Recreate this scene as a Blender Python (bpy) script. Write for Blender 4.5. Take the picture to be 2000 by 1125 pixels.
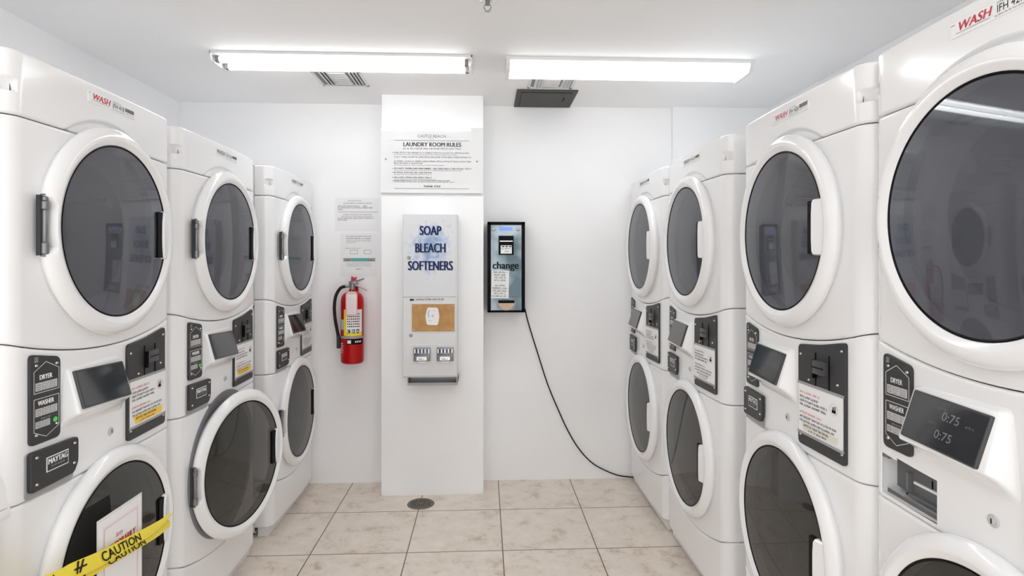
import bpy, math, random
from mathutils import Matrix, Vector
random.seed(7)
PI = math.pi
sc = bpy.context.scene
for o in list(bpy.data.objects): bpy.data.objects.remove(o, do_unlink=True)
COL = sc.collection

# ------------------------------------------------------------------ camera, world, exposure
H_CAM, CEIL, KY = 1.47, 2.54, 1.15
cam_d = bpy.data.cameras.new('camera'); cam = bpy.data.objects.new('camera', cam_d); COL.objects.link(cam)
cam.location = (0, 0, H_CAM); cam.rotation_euler = (PI/2, 0, -math.atan(.054/KY))
cam_d.sensor_width = 36; cam_d.lens = 20.7; cam_d.shift_y = -0.02375; cam_d.clip_start = .02
sc.camera = cam
w = bpy.data.worlds.new('world'); sc.world = w; w.use_nodes = True
w.node_tree.nodes['Background'].inputs[0].default_value = (.9, .95, 1, 1)
w.node_tree.nodes['Background'].inputs[1].default_value = .3
sc.view_settings.view_transform = 'Standard'; sc.view_settings.look = 'None'
sc.view_settings.exposure = 0.36; sc.view_settings.gamma = 1.0
sc.view_settings.use_curve_mapping = False
sc.cycles.max_bounces = 20; sc.cycles.diffuse_bounces = 16; sc.cycles.glossy_bounces = 6; sc.cycles.transparent_max_bounces = 12
TUBE_E, DIFF_E, AREA_W, BACK_W, REAR_FILL_W = 8.0, 4.5, .4, 20.0, 17.0

def area(name, loc, sx, sy, power, rot=(0, 0, 0), parent=None):
    d = bpy.data.lights.new(name, 'AREA'); d.shape = 'RECTANGLE'; d.size = sx; d.size_y = sy
    d.energy = power; d.color = (.905, .955, 1.0)
    o = bpy.data.objects.new(name, d); COL.objects.link(o); o.location = loc; o.rotation_euler = rot
    if parent: o.parent = parent
    return o

# ------------------------------------------------------------------ materials
M = {}
def mat(name, col, rough=.5, metal=0.0, emit=None, es=1.0, ior=1.5, coat=0.0, spec=.5):
    m = bpy.data.materials.new(name); m.use_nodes = True
    b = m.node_tree.nodes['Principled BSDF']
    b.inputs['Base Color'].default_value = (*col, 1); b.inputs['Roughness'].default_value = rough
    b.inputs['Metallic'].default_value = metal; b.inputs['IOR'].default_value = ior
    b.inputs['Specular IOR Level'].default_value = spec
    if coat: b.inputs['Coat Weight'].default_value = coat; b.inputs['Coat Roughness'].default_value = .06
    if emit: b.inputs['Emission Color'].default_value = (*emit, 1); b.inputs['Emission Strength'].default_value = es
    M[name] = m; return m
def noise_col(name, c1, c2, scale=8, detail=5, lo=.35, hi=.65, bump=0, bscale=40):
    m = M[name]; nt = m.node_tree; N = nt.nodes; L = nt.links; b = N['Principled BSDF']
    tc = N.new('ShaderNodeTexCoord'); n = N.new('ShaderNodeTexNoise'); n.inputs['Scale'].default_value = scale; n.inputs['Detail'].default_value = detail
    r = N.new('ShaderNodeValToRGB'); r.color_ramp.elements[0].position = lo; r.color_ramp.elements[1].position = hi
    r.color_ramp.elements[0].color = (*c1, 1); r.color_ramp.elements[1].color = (*c2, 1)
    L.new(tc.outputs['Object'], n.inputs['Vector']); L.new(n.outputs['Fac'], r.inputs[0]); L.new(r.outputs[0], b.inputs['Base Color'])
    if bump:
        n2 = N.new('ShaderNodeTexNoise'); n2.inputs['Scale'].default_value = bscale; n2.inputs['Detail'].default_value = 3
        bp = N.new('ShaderNodeBump'); bp.inputs['Strength'].default_value = bump; bp.inputs['Distance'].default_value = .01
        L.new(tc.outputs['Object'], n2.inputs['Vector']); L.new(n2.outputs['Fac'], bp.inputs['Height']); L.new(bp.outputs[0], b.inputs['Normal'])
mat('wall', (.83, .83, .835), .42); noise_col('wall', (.905, .905, .91), (.925, .925, .93), 1.3, 4, .3, .7, .25, 9)
mat('ceiling', (.80, .80, .80), .7); noise_col('ceiling', (.93, .93, .93), (.945, .945, .945), 2, 3, .3, .7, .1, 30)
mat('white', (.87, .87, .875), .16, coat=.3)
mat('white2', (.82, .82, .825), .3)
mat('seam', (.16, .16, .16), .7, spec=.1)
mat('dark', (.042, .042, .044), .42, spec=.3)
mat('dark2', (.055, .056, .06), .3)
mat('black', (.003, .003, .0035), .5, spec=.12)
mat('grey', (.35, .35, .35), .4); mat('midgrey', (.18, .18, .19), .4); mat('lightgrey', (.55, .55, .55), .4)
mat('steel', (.62, .62, .62), .25, 1.0); mat('hinge', (.24, .24, .25), .3, .6)
mat('rubber', (.02, .02, .02), .6, spec=.2)
mat('paper', (.86, .86, .86), .5); mat('ink', (.02, .02, .022), .6, spec=.1); mat('ink2', (.06, .06, .065), .6, spec=.1); mat('ink3', (.20, .20, .21), .6, spec=.1)
mat('redink', (.55, .03, .05), .5); mat('pink', (.75, .22, .26), .5); mat('salmon', (.85, .5, .5), .5)
mat('yellowink', (.9, .62, .08), .5); mat('green', (.05, .45, .08), .4, emit=(.05, .5, .1), es=.25)
mat('navy', (.02, .03, .12), .5, spec=.1); mat('teal', (.10, .40, .42), .5)
mat('redpaint', (.48, .001, .004), .28, spec=.3, coat=.15)
mat('yellow', (.88, .72, .05), .4)
mat('cream', (.75, .74, .66), .5)
mat('cork', (.50, .27, .10), .8); noise_col('cork', (.46, .25, .09), (.56, .32, .13), 25, 5)
mat('drumgrey', (.50, .50, .50), .35, .3)
mat('drumdark', (.22, .21, .20), .35, .4)
mat('vent', (.72, .72, .72), .4)
mat('hatch', (.085, .085, .085), .6, spec=.2)
mat('tube', (.9, .9, .9), .4, emit=(.95, .98, 1), es=TUBE_E)
mat('diffuser', (.9, .9, .9), .4, emit=(.95, .98, 1), es=DIFF_E)
mat('bluelamp', (.1, .15, .8), .4, emit=(.12, .2, 1), es=.9)
mat('tan', (.62, .45, .33), .5)
mat('floorgrate', (.16, .14, .12), .5, .3)
mat('screen', (.03, .031, .034), .07, ior=1.8)
mat('steelblue', (.30, .36, .39), .25, .35); noise_col('steelblue', (.10, .15, .18), (.42, .50, .54), 5, 2, .38, .66)
mat('tapeclear', (.80, .80, .62), .3)

def glass(name, base, tint, transp, ior):
    m = bpy.data.materials.new(name); m.use_nodes = True; nt = m.node_tree; N = nt.nodes; L = nt.links
    b = N['Principled BSDF']; b.inputs['Base Color'].default_value = (*base, 1); b.inputs['Roughness'].default_value = .03; b.inputs['IOR'].default_value = ior
    t = N.new('ShaderNodeBsdfTransparent'); t.inputs[0].default_value = (*tint, 1)
    x = N.new('ShaderNodeMixShader'); x.inputs[0].default_value = transp
    out = N['Material Output']; L.new(b.outputs[0], x.inputs[1]); L.new(t.outputs[0], x.inputs[2]); L.new(x.outputs[0], out.inputs[0]); M[name] = m
glass('dryerglass', (.110, .114, .132), (.55, .57, .64), .35, 1.7)
glass('washerglass', (.040, .038, .035), (.40, .38, .35), .30, 1.7)
glass('plexi', (.86, .86, .86), (1, 1, 1), .15, 1.5)

# floor tile: square-ish stone tiles with dark grout
def floor_mat():
    m = mat('floor', (.6, .5, .4), .35); nt = m.node_tree; N = nt.nodes; L = nt.links; b = N['Principled BSDF']
    tc = N.new('ShaderNodeTexCoord'); sep = N.new('ShaderNodeSeparateXYZ'); L.new(tc.outputs['Object'], sep.inputs[0])
    def line(out, off, per, wid):
        a = N.new('ShaderNodeMath'); a.operation = 'SUBTRACT'; L.new(out, a.inputs[0]); a.inputs[1].default_value = off
        d = N.new('ShaderNodeMath'); d.operation = 'DIVIDE'; L.new(a.outputs[0], d.inputs[0]); d.inputs[1].default_value = per
        r = N.new('ShaderNodeMath'); r.operation = 'ROUND'; L.new(d.outputs[0], r.inputs[0])
        s = N.new('ShaderNodeMath'); s.operation = 'SUBTRACT'; L.new(d.outputs[0], s.inputs[0]); L.new(r.outputs[0], s.inputs[1])
        q = N.new('ShaderNodeMath'); q.operation = 'ABSOLUTE'; L.new(s.outputs[0], q.inputs[0])
        c = N.new('ShaderNodeMath'); c.operation = 'LESS_THAN'; L.new(q.outputs[0], c.inputs[0]); c.inputs[1].default_value = wid/per/2
        f = N.new('ShaderNodeMath'); f.operation = 'FLOOR'; L.new(d.outputs[0], f.inputs[0])
        return c, f
    gx, fx = line(sep.outputs[0], .094, .487, .0055); gy, fy = line(sep.outputs[1], 3.061*KY, .438*KY, .0058)
    g = N.new('ShaderNodeMath'); g.operation = 'MAXIMUM'; L.new(gx.outputs[0], g.inputs[0]); L.new(gy.outputs[0], g.inputs[1])
    cmb = N.new('ShaderNodeCombineXYZ'); L.new(fx.outputs[0], cmb.inputs[0]); L.new(fy.outputs[0], cmb.inputs[1])
    wn = N.new('ShaderNodeTexWhiteNoise'); L.new(cmb.outputs[0], wn.inputs['Vector'])
    va = N.new('ShaderNodeVectorMath'); va.operation = 'MULTIPLY_ADD'; L.new(wn.outputs['Color'], va.inputs[0]); va.inputs[1].default_value = (9, 9, 9); L.new(tc.outputs['Object'], va.inputs[2])
    n = N.new('ShaderNodeTexNoise'); n.inputs['Scale'].default_value = 9; n.inputs['Detail'].default_value = 10; n.inputs['Roughness'].default_value = .74; n.inputs['Distortion'].default_value = .25
    L.new(va.outputs[0], n.inputs['Vector'])
    r = N.new('ShaderNodeValToRGB'); e = r.color_ramp.elements
    e[0].position = .28; e[0].color = (.46, .36, .28, 1); e[1].position = .74; e[1].color = (.88, .81, .73, 1)
    k = r.color_ramp.elements.new(.46); k.color = (.78, .685, .59, 1)
    L.new(n.outputs['Fac'], r.inputs[0])
    mx = N.new('ShaderNodeMix'); mx.data_type = 'RGBA'; L.new(g.outputs[0], mx.inputs['Factor']); L.new(r.outputs[0], mx.inputs['A']); mx.inputs['B'].default_value = (.13, .095, .07, 1)
    L.new(mx.outputs['Result'], b.inputs['Base Color'])
    bp = N.new('ShaderNodeBump'); bp.invert = True; bp.inputs['Strength'].default_value = .5; bp.inputs['Distance'].default_value = .002
    L.new(g.outputs[0], bp.inputs['Height']); L.new(bp.outputs[0], b.inputs['Normal'])
floor_mat()
def splash_mat():   # blue water-splash print behind the dispenser lettering
    m = mat('splash', (.8, .8, .8), .5, spec=.2); nt = m.node_tree; N = nt.nodes; L = nt.links; b = N['Principled BSDF']
    tc = N.new('ShaderNodeTexCoord'); mp = N.new('ShaderNodeMapping'); mp.vector_type = 'POINT'
    mp.inputs['Location'].default_value = (.0, 0, -1.57); L.new(tc.outputs['Object'], mp.inputs[0])
    sc_ = N.new('ShaderNodeVectorMath'); sc_.operation = 'MULTIPLY'; sc_.inputs[1].default_value = (6.0, 0, 5.0); L.new(mp.outputs[0], sc_.inputs[0])
    ln = N.new('ShaderNodeVectorMath'); ln.operation = 'LENGTH'; L.new(sc_.outputs[0], ln.inputs[0])
    n = N.new('ShaderNodeTexNoise'); n.inputs['Scale'].default_value = 28; n.inputs['Detail'].default_value = 6; L.new(tc.outputs['Object'], n.inputs['Vector'])
    a = N.new('ShaderNodeMath'); a.operation = 'MULTIPLY_ADD'; L.new(ln.outputs['Value'], a.inputs[0]); a.inputs[1].default_value = -.62; L.new(n.outputs['Fac'], a.inputs[2])
    r = N.new('ShaderNodeValToRGB'); e = r.color_ramp.elements; e[0].position = .0; e[0].color = (.74, .75, .77, 1); e[1].position = .42; e[1].color = (.30, .42, .60, 1)
    k = e.new(.2); k.color = (.56, .63, .76, 1)
    L.new(a.outputs[0], r.inputs[0]); L.new(r.outputs[0], b.inputs['Base Color'])
splash_mat()

# ------------------------------------------------------------------ mesh builder
_txt = {}
def text_geo(s, bold, shear):
    k = (s, bold, shear)
    if k in _txt: return _txt[k]
    c = bpy.data.curves.new('t', 'FONT'); c.body = s; c.size = 1; c.offset = bold; c.shear = shear; c.resolution_u = 3
    o = bpy.data.objects.new('t', c); COL.objects.link(o)
    dg = bpy.context.evaluated_depsgraph_get(); me = bpy.data.meshes.new_from_object(o.evaluated_get(dg))
    vs = [tuple(v.co) for v in me.vertices]; fs = [tuple(p.vertices) for p in me.polygons]
    bpy.data.objects.remove(o); bpy.data.curves.remove(c); bpy.data.meshes.remove(me)
    if vs:
        x0 = min(v[0] for v in vs); x1 = max(v[0] for v in vs); y0 = min(v[1] for v in vs)
        vs = [(v[0]-x0, v[1]) for v in vs]; wd = x1-x0; ht = max(v[1] for v in vs)
    else: wd = ht = 1
    _txt[k] = (vs, fs, wd, ht); return _txt[k]

class MB:
    def __init__(s): s.v = []; s.f = []; s.m = []; s.mats = []; s.T = Matrix.Identity(4)
    def mi(s, m):
        m = M[m] if isinstance(m, str) else m
        if m not in s.mats: s.mats.append(m)
        return s.mats.index(m)
    def add(s, vs, fs, m):
        i = len(s.v); k = s.mi(m)
        for p in vs: s.v.append(tuple(s.T @ Vector(p)))
        for f in fs: s.f.append(tuple(a+i for a in f)); s.m.append(k)
    def box(s, x0, x1, y0, y1, z0, z1, m):
        s.add([(x, y, z) for x in (x0, x1) for y in (y0, y1) for z in (z0, z1)],
              [(0, 1, 3, 2), (4, 6, 7, 5), (0, 4, 5, 1), (2, 3, 7, 6), (0, 2, 6, 4), (1, 5, 7, 3)], m)
    def rbox(s, x0, x1, y0, y1, z0, z1, m, b=.004):   # front-facing (-y) box with bevelled front edges
        b = min(b, (x1-x0)/2.01, (z1-z0)/2.01)
        def ring(y, i): return [(x0+i, y, z0+i), (x1-i, y, z0+i), (x1-i, y, z1-i), (x0+i, y, z1-i)]
        vs = ring(y1, 0)+ring(y0+b, 0)+ring(y0+b*.3, b*.3)+ring(y0, b)
        fs = [(3, 2, 1, 0)]
        for r in range(3):
            for i in range(4): j = (i+1) % 4; fs.append((r*4+i, r*4+j, (r+1)*4+j, (r+1)*4+i))
        fs.append((12, 13, 14, 15)); s.add(vs, fs, m)
    def prism(s, pts, y0, y1, m, b=0):                # polygon in (x,z), extruded y0 (front) -> y1
        n = len(pts); cx = sum(p[0] for p in pts)/n; cz = sum(p[1] for p in pts)/n
        def sh(p, d):
            l = math.hypot(p[0]-cx, p[1]-cz); k = (l-d)/l if l else 1; return (cx+(p[0]-cx)*k, cz+(p[1]-cz)*k)
        vs = [(p[0], y1, p[1]) for p in pts]+[(p[0], y0+b, p[1]) for p in pts]; lv = 2
        if b: vs += [(sh(p, b)[0], y0, sh(p, b)[1]) for p in pts]; lv = 3
        fs = [tuple(range(n))[::-1]]
        for r in range(lv-1):
            for i in range(n): j = (i+1) % n; fs.append((r*n+i, r*n+j, (r+1)*n+j, (r+1)*n+i))
        fs.append(tuple(range((lv-1)*n, lv*n))); s.add(vs, fs, m)
    def lathe(s, prof, m, n=48, axis='y', c=(0, 0, 0), a0=0, a1=2*PI):   # prof: (radius, along axis)
        full = abs(a1-a0-2*PI) < 1e-6; k = n if full else n+1; vs = []
        for r, h in prof:
            for i in range(k):
                a = a0+(a1-a0)*i/n; x, z = r*math.cos(a), r*math.sin(a)
                vs.append((c[0]+x, c[1]+h, c[2]+z) if axis == 'y' else (c[0]+x, c[1]+z, c[2]+h) if axis == 'z' else (c[0]+h, c[1]+x, c[2]+z))
        fs = []
        for r in range(len(prof)-1):
            for i in range(n):
                j = (i+1) % k; fs.append((r*k+i, r*k+j, (r+1)*k+j, (r+1)*k+i))
        if full:
            if prof[0][0] > 1e-5: fs.append(tuple(range(k))[::-1])
            if prof[-1][0] > 1e-5: fs.append(tuple(range((len(prof)-1)*k, len(prof)*k)))
        else:
            q = len(prof)
            fs.append(tuple(r*k for r in range(q))); fs.append(tuple(r*k+n for r in range(q))[::-1])
        s.add(vs, fs, m)
    def openlathe(s, prof, m, n=64, c=(0, 0, 0)):
        vs = [(c[0]+r*math.cos(2*PI*i/n), c[1]+h, c[2]+r*math.sin(2*PI*i/n)) for r, h in prof for i in range(n)]
        s.add(vs, [(r*n+i, r*n+(i+1) % n, (r+1)*n+(i+1) % n, (r+1)*n+i) for r in range(len(prof)-1) for i in range(n)], m)
    def tube(s, pts, rad, m, n=10):
        pts = [Vector(p) for p in pts]; vs = []; up = Vector((0, 0, 1)); prev = None
        for i, p in enumerate(pts):
            t = (pts[min(i+1, len(pts)-1)]-pts[max(i-1, 0)]).normalized()
            a = (prev - t*prev.dot(t)) if prev else t.cross(up if abs(t.z) < .9 else Vector((1, 0, 0)))
            a.normalize(); prev = a; b = t.cross(a); r = rad[i] if isinstance(rad, (list, tuple)) else rad
            for k in range(n): q = 2*PI*k/n; vs.append(tuple(p+a*math.cos(q)*r+b*math.sin(q)*r))
        fs = [(i*n+k, i*n+(k+1) % n, (i+1)*n+(k+1) % n, (i+1)*n+k) for i in range(len(pts)-1) for k in range(n)]
        fs += [tuple(range(n))[::-1], tuple(range((len(pts)-1)*n, len(pts)*n))]; s.add(vs, fs, m)
    def text(s, t, x, z, h, m, y=0, align='c', wid=None, bold=0.0, shear=0.0, rot=0, fmap=None):
        if bold and not fmap:   # heavier strokes: the same letters laid side by side
            for q in (-1, 0, 1): s.text(t, x+q*bold*h*.9, z, h, m, y-q*.00012, align, wid, 0.0, shear, rot, fmap)
            return
        vs, fs, wd, ht = text_geo(t, bold, shear)
        k = h/ht if ht else h; kx = (wid/wd) if wid else k
        ox = x-(wd*kx/2 if align == 'c' else wd*kx if align == 'r' else 0)
        out = []
        for a, b in vs:
            px, pz = ox+a*kx, z+b*k
            if rot: dx, dz = px-x, pz-z; px = x+dx*math.cos(rot)-dz*math.sin(rot); pz = z+dx*math.sin(rot)+dz*math.cos(rot)
            out.append(fmap(px, pz) if fmap else (px, y, pz))
        s.add(out, fs, m)
    def quad(s, x0, x1, z0, z1, m, y): s.add([(x0, y, z0), (x1, y, z0), (x1, y, z1), (x0, y, z1)], [(0, 1, 2, 3)], m)
    def greek(s, x0, x1, z, h, m, y, seed=0, dens=.62):   # a line of print too small to read: rows of letter-like strokes
        rnd = random.Random(seed); x = x0; lw = h*.62
        while x < x1-lw:
            for _ in range(rnd.randint(2, 8)):
                if x > x1-lw: break
                t = lw*.20; q = rnd.random()
                s.quad(x, x+t, z, z+h, m, y)
                if q > .25: s.quad(x+lw*dens, x+lw*dens+t, z, z+h*(1 if q > .5 else .6), m, y)
                zz = z+h*rnd.choice((.0, .42, .82)); s.quad(x, x+lw*dens+t, zz, zz+h*.18, m, y)
                x += lw*1.08
            x += lw*.8
    def build(s, name, parent=None, smooth=35, loc=None):
        me = bpy.data.meshes.new(name); me.from_pydata(s.v, [], s.f)
        for m in s.mats: me.materials.append(m)
        me.polygons.foreach_set('material_index', s.m); me.update()
        if smooth:
            me.polygons.foreach_set('use_smooth', [True]*len(me.polygons)); me.set_sharp_from_angle(angle=math.radians(smooth))
        o = bpy.data.objects.new(name, me); COL.objects.link(o)
        if parent: o.parent = parent
        if loc: o.location = loc
        return o
def mirror_fix(o): return o
def tag(o, label=None, cat=None, group=None, kind=None):
    if label: o['label'] = label
    if cat: o['category'] = cat
    if group: o['group'] = group
    if kind: o['kind'] = kind
    return o
def empty(name, loc=(0, 0, 0), rz=0):
    o = bpy.data.objects.new(name, None); COL.objects.link(o); o.location = loc; o.rotation_euler = (0, 0, rz); o.empty_display_size = .1; return o
def copy_tree(o, parent=None):
    c = o.copy(); COL.objects.link(c); c.parent = parent
    for ch in [x for x in bpy.data.objects if x.parent == o]: copy_tree(ch, c)
    return c
def rrect(x0, x1, z0, z1, r, n=5):
    out = []
    for cx, cz, a in ((x1-r, z0+r, -PI/2), (x1-r, z1-r, 0), (x0+r, z1-r, PI/2), (x0+r, z0+r, PI)):
        for i in range(n+1): t = a+PI/2*i/n; out.append((cx+r*math.cos(t), cz+r*math.sin(t)))
    return out
def rpoly(pts, r, n=5):   # rounded polygon (counter-clockwise in x,z)
    out = []; k = len(pts)
    for i in range(k):
        p = Vector(pts[i]); a = (Vector(pts[i-1])-p).normalized(); b = (Vector(pts[(i+1) % k])-p).normalized()
        A = p+a*r; B = p+b*r
        for j in range(n+1):
            t = j/n; q = A*(1-t)**2+p*2*t*(1-t)+B*t*t; out.append((q.x, q.y))
    return out

# ------------------------------------------------------------------ the room
XL, XR, YB, YF = -2.02, 1.96, 3.475*KY, -1.5
def struct(mb, name): return tag(mb.build(name, smooth=0), kind='structure')
b = MB(); b.box(XL-.1, XR+.1, YF-.1, YB+.1, -.1, 0, 'floor'); struct(b, 'floor')
b = MB(); b.box(XL-.1, XR+.1, YF-.1, YB+.1, CEIL, CEIL+.1, 'ceiling'); struct(b, 'ceiling')
b = MB(); b.box(XL-.1, XL, YF, YB, 0, CEIL, 'wall'); struct(b, 'wall_left')
b = MB(); b.box(XR, XR+.1, YF, YB, 0, CEIL, 'wall'); struct(b, 'wall_right')
b = MB(); b.box(XL-.1, XR+.1, YB, YB+.1, 0, CEIL, 'wall'); b.box(1.285, XR, YB-.035, YB, 0, CEIL, 'wall'); struct(b, 'wall_back')
b = MB(); b.box(XL-.1, XR+.1, YF-.1, YF, 0, CEIL, 'wall'); struct(b, 'wall_front')
PY = 3.27*KY
b = MB(); b.box(-.648, -.008, PY, YB, 0, CEIL, 'wall'); struct(b, 'wall_pillar')
b = MB(); b.box(-.650, -.006, PY-.004, PY, .012, 1.915, 'wall'); struct(b, 'trim_1')

# ------------------------------------------------------------------ stacked washer dryer
W = .334*KY; BOW = .011; CR = .050; FT = .10
ZT, ZS1, ZD, ZW = 2.005, 1.84, 1.572, .592
RG, RO = .258, .312
def z_s2(u): k = min(1, abs(u)/W); return 1.225+.055*k*k
def z_s3(u): return .876
def z_s4(u): k = min(1, abs(u)/W); return .235+.072*k*k
def profile():
    P = []; n = 96; uf = W-CR
    for i in range(n+1):
        u = -uf+2*uf*i/n; y = BOW*(u/W)**2; g = 2*BOW*u/W/W; l = math.hypot(1, g); P.append((u, y, g/l, -1/l))
    y0 = BOW*(uf/W)**2; g0 = math.atan(2*BOW*uf/W/W); m = 22; R = []
    for i in range(1, m+1):
        a = g0+(PI/2-g0)*i/m
        cx = uf-CR*math.sin(g0); cy = y0+CR*math.cos(g0)
        sx = (W-cx)/CR; R.append((cx+CR*sx*math.sin(a), cy-CR*math.cos(a), math.sin(a), -math.cos(a)))
    yl = R[-1][1]
    for t in (.3, .65, 1): R.append((W, yl+(FT-yl)*t, 1, 0))
    return [(-u, y, -nx, ny) for u, y, nx, ny in R[::-1]]+P+R
PROF = profile()
def yf(u): return BOW*(u/W)**2
def smooth(a, b, x): t = max(0, min(1, (x-a)/(b-a))); return t*t*(3-2*t)
def fascia(name, lo, hi, parent, cups=False, door=None, hole=None, ring=RO):
    mb = MB(); rows = []
    zmid = hi(0)-lo(0); nr = max(8, int(zmid/.0065))
    nr = 70 if cups else nr
    ts = [('a', 0, .010), ('a', .0012, .004), ('a', .004, .001), ('a', .007, 0)]+[('m', i/nr, 0) for i in range(1, nr)]+[('b', .007, 0), ('b', .004, .001), ('b', .0012, .004), ('b', 0, .010)]
    nc = len(PROF); V = []; cen = []
    for k, t, off in ts:
        for u, y, nx, ny in PROF:
            a, b_ = lo(u)+.001, hi(u)-.001
            z = a+t if k == 'a' else b_-t if k == 'b' else a+.007+(b_-a-.014)*t
            d = off
            if door: r = math.hypot(u, z-door); d += (.012*(1-smooth(ring+.008, ring+.022, r)) if name == 'top_panel' else 0)
            if cups and abs(u) > W-CR-.004:
                s = math.atan2(abs(nx), -ny)   # 0 flat .. pi/2 side
                q = 1-((s-PI*.27)/.50)**2
                if q > 0:
                    zz = (z-1.897)/.036
                    if 0 <= zz < 1: d += .024*q**.6*min(1, zz*9)*(1-zz**1.6)
            if name == 'top_panel' and z > ZT-.009: e = (z-(ZT-.009))/.009; d += .009*(1-math.sqrt(max(0, 1-e*e)))
            V.append((u-nx*d, y-ny*d, z))
    F = []
    for r in range(len(ts)-1):
        for c in range(nc-1):
            i = r*nc+c; f = (i, i+1, i+1+nc, i+nc)
            cu = (V[f[0]][0]+V[f[2]][0])/2; cz = (V[f[0]][2]+V[f[2]][2])/2
            if door and math.hypot(cu, cz-door) < .268: continue
            if hole and hole[0] < cu < hole[1] and hole[2] < cz < hole[3]: continue
            F.append(f)
    mb.add(V, F, 'white')
    return mb.build(name, parent, smooth=50)
def panelT(u, lift=0.0):   # local frame on the bowed fascia at u : x along surface, -y outward
    u *= KY; a = math.atan(2*BOW*u/W/W); return Matrix.Translation((u, yf(u)-lift, 0)) @ Matrix.Rotation(a, 4, 'Z') @ Matrix.Translation((-u, 0, 0)) @ Matrix.Diagonal((KY, 1, 1, 1))
def screws(mb, pts, y):
    for x, z in pts: mb.lathe([(.0001, y-.003), (.0028, y-.0026), (.004, y-.001), (.0042, y)], 'steel', 10, c=(x, 0, z))

def make_door(parent, zc, R, Rout, gm, hinge_at, rim):
    d = MB()   # ring, origin at hinge axis (left edge)
    prof = [(Rout-.026, .018), (Rout-.008, -.004), (Rout-.001, -.012), (Rout, -.018), (Rout-.003, -.0245), (Rout-.009, -.031), (Rout-.018, -.0375), (Rout-.028, -.0405), (R+.018, -.0405), (R+.0165, -.0400), (R+.004, -.0335), (R+.002, -.0325), (R, -.030), (R-.002, -.020), (R-.002, .006)]
    n = 128; vs = []; k = len(prof)
    for r, h in prof:
        for i in range(n):
            a = 2*PI*i/n; vs.append((r*math.cos(a), h, zc+r*math.sin(a)))
    fs = []
    ah = math.asin(.070/Rout); ag = math.asin(.083/Rout)
    for q in range(k-1):
        for i in range(n):
            a = (2*PI*(i+.5)/n+PI) % (2*PI)-PI
            if abs(a) < ag and 1 <= q <= 7 and False: continue
            j = (i+1) % n; fs.append((q*n+i, q*n+j, (q+1)*n+j, (q+1)*n+i))
    # push the outer rim inwards where the hinge sits
    V2 = []
    for (x, y, z) in vs:
        if x < -R+.01 and abs(z-zc) < .070 and math.hypot(x, z-zc) > R+.026:
            rr = math.hypot(x, z-zc); s_ = (R+.026)/rr; x = x*s_; z = zc+(z-zc)*s_
        V2.append((x, y, z))
    d.add(V2, fs, 'white')
    door = d.build('door', parent, smooth=40)
    g = MB(); g.lathe([(R-.001, -.0305)]+[((R-.001)*t, -.0305-.010*(1-t*t)) for t in (.96, .9, .83, .75, .67, .6, .5, .4, .3, .2, .1)]+[(.0005, -.0405)], gm, 96, c=(0, 0, zc)); g.f = g.f[:-1] if False else g.f
    # drop the closing n-gon at the rim
    keep = [i for i, f in enumerate(g.f) if len(f) <= 4]; g.f = [g.f[i] for i in keep]; g.m = [g.m[i] for i in keep]
    gl = g.build('door_glass', door, smooth=60)
    e = MB(); e.openlathe([(R+.001, -.0318), (R-.002, -.0330), (R-.0055, -.030)], 'black', 96, c=(0, 0, zc)); e.build('glass_gasket', door)
    # handle: pocket and grip
    h = MB(); x0, x1, hz = R-.052, Rout-.001, .082
    h.prism(rrect(R-.066, R-.030, zc-hz+.004, zc+hz-.004, .006), -.0405, -.03, 'black')
    pts = []
    for i in range(13): a = -ag+2*ag*i/12; pts.append((x1*math.cos(a), zc+x1*math.sin(a)))
    left = [(R-.036, zc+hz-.008), (R-.040, zc+hz*.5), (R-.041, zc), (R-.040, zc-hz*.5), (R-.036, zc-hz+.008)]
    lo_, up_ = [(R-.03, zc-hz)], [(R-.03, zc+hz)]
    poly = lo_+pts+up_+left
    # outward profile of the grip: thin at the outer rim, proud over the glass
    m_ = len(poly); rings = []
    for (s_, dy) in ((0, .0), (0, 1.0), (.0015, 1.25), (.005, 1.4)):
        ring = []
        cx = sum(p[0] for p in poly)/m_; cz = zc
        for x, z in poly:
            l = math.hypot(x-cx, z-cz); kk = (l-s_)/l; X, Z = cx+(x-cx)*kk, cz+(z-cz)*kk
            r_ = math.hypot(X, Z-zc); base = -.0465+.0035*smooth(R-.01, R+.02, r_)+.021*max(0, (r_-R-.020)/(Rout-R-.020))**1.7
            ring.append((X, (base*dy/1.4 if dy else -.014*smooth(R, R+.02, r_)), Z))
        rings += ring
    F = []
    for q in range(3):
        for i in range(m_): j = (i+1) % m_; F.append((q*m_+i, q*m_+j, (q+1)*m_+j, (q+1)*m_+i))
    F.append(tuple(range(3*m_, 4*m_))); h.add(rings, F, 'white')
    h.build('door_handle', door, smooth=35)
    # hinge
    q = MB(); xh = -(Rout-.015)
    q.box(xh-.012, xh+.012, -.015, -.004, zc-.077, zc+.077, 'dark')
    for za, zb, r in ((-.074, -.044, .0095), (-.044, .040, .0070), (.040, .062, .0095), (.062, .074, .0075)):
        q.lathe([(r*.8, za), (r, za+.002), (r, zb-.002), (r*.8, zb)], 'hinge', 16, axis='z', c=(xh, -.0175, zc))
    q.box(xh-.010, xh+.012, -.022, -.013, zc-.080, zc-.076, 'midgrey'); q.box(xh-.010, xh+.012, -.022, -.013, zc+.076, zc+.080, 'midgrey'); q.build('hinge', door)
    return door

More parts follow.
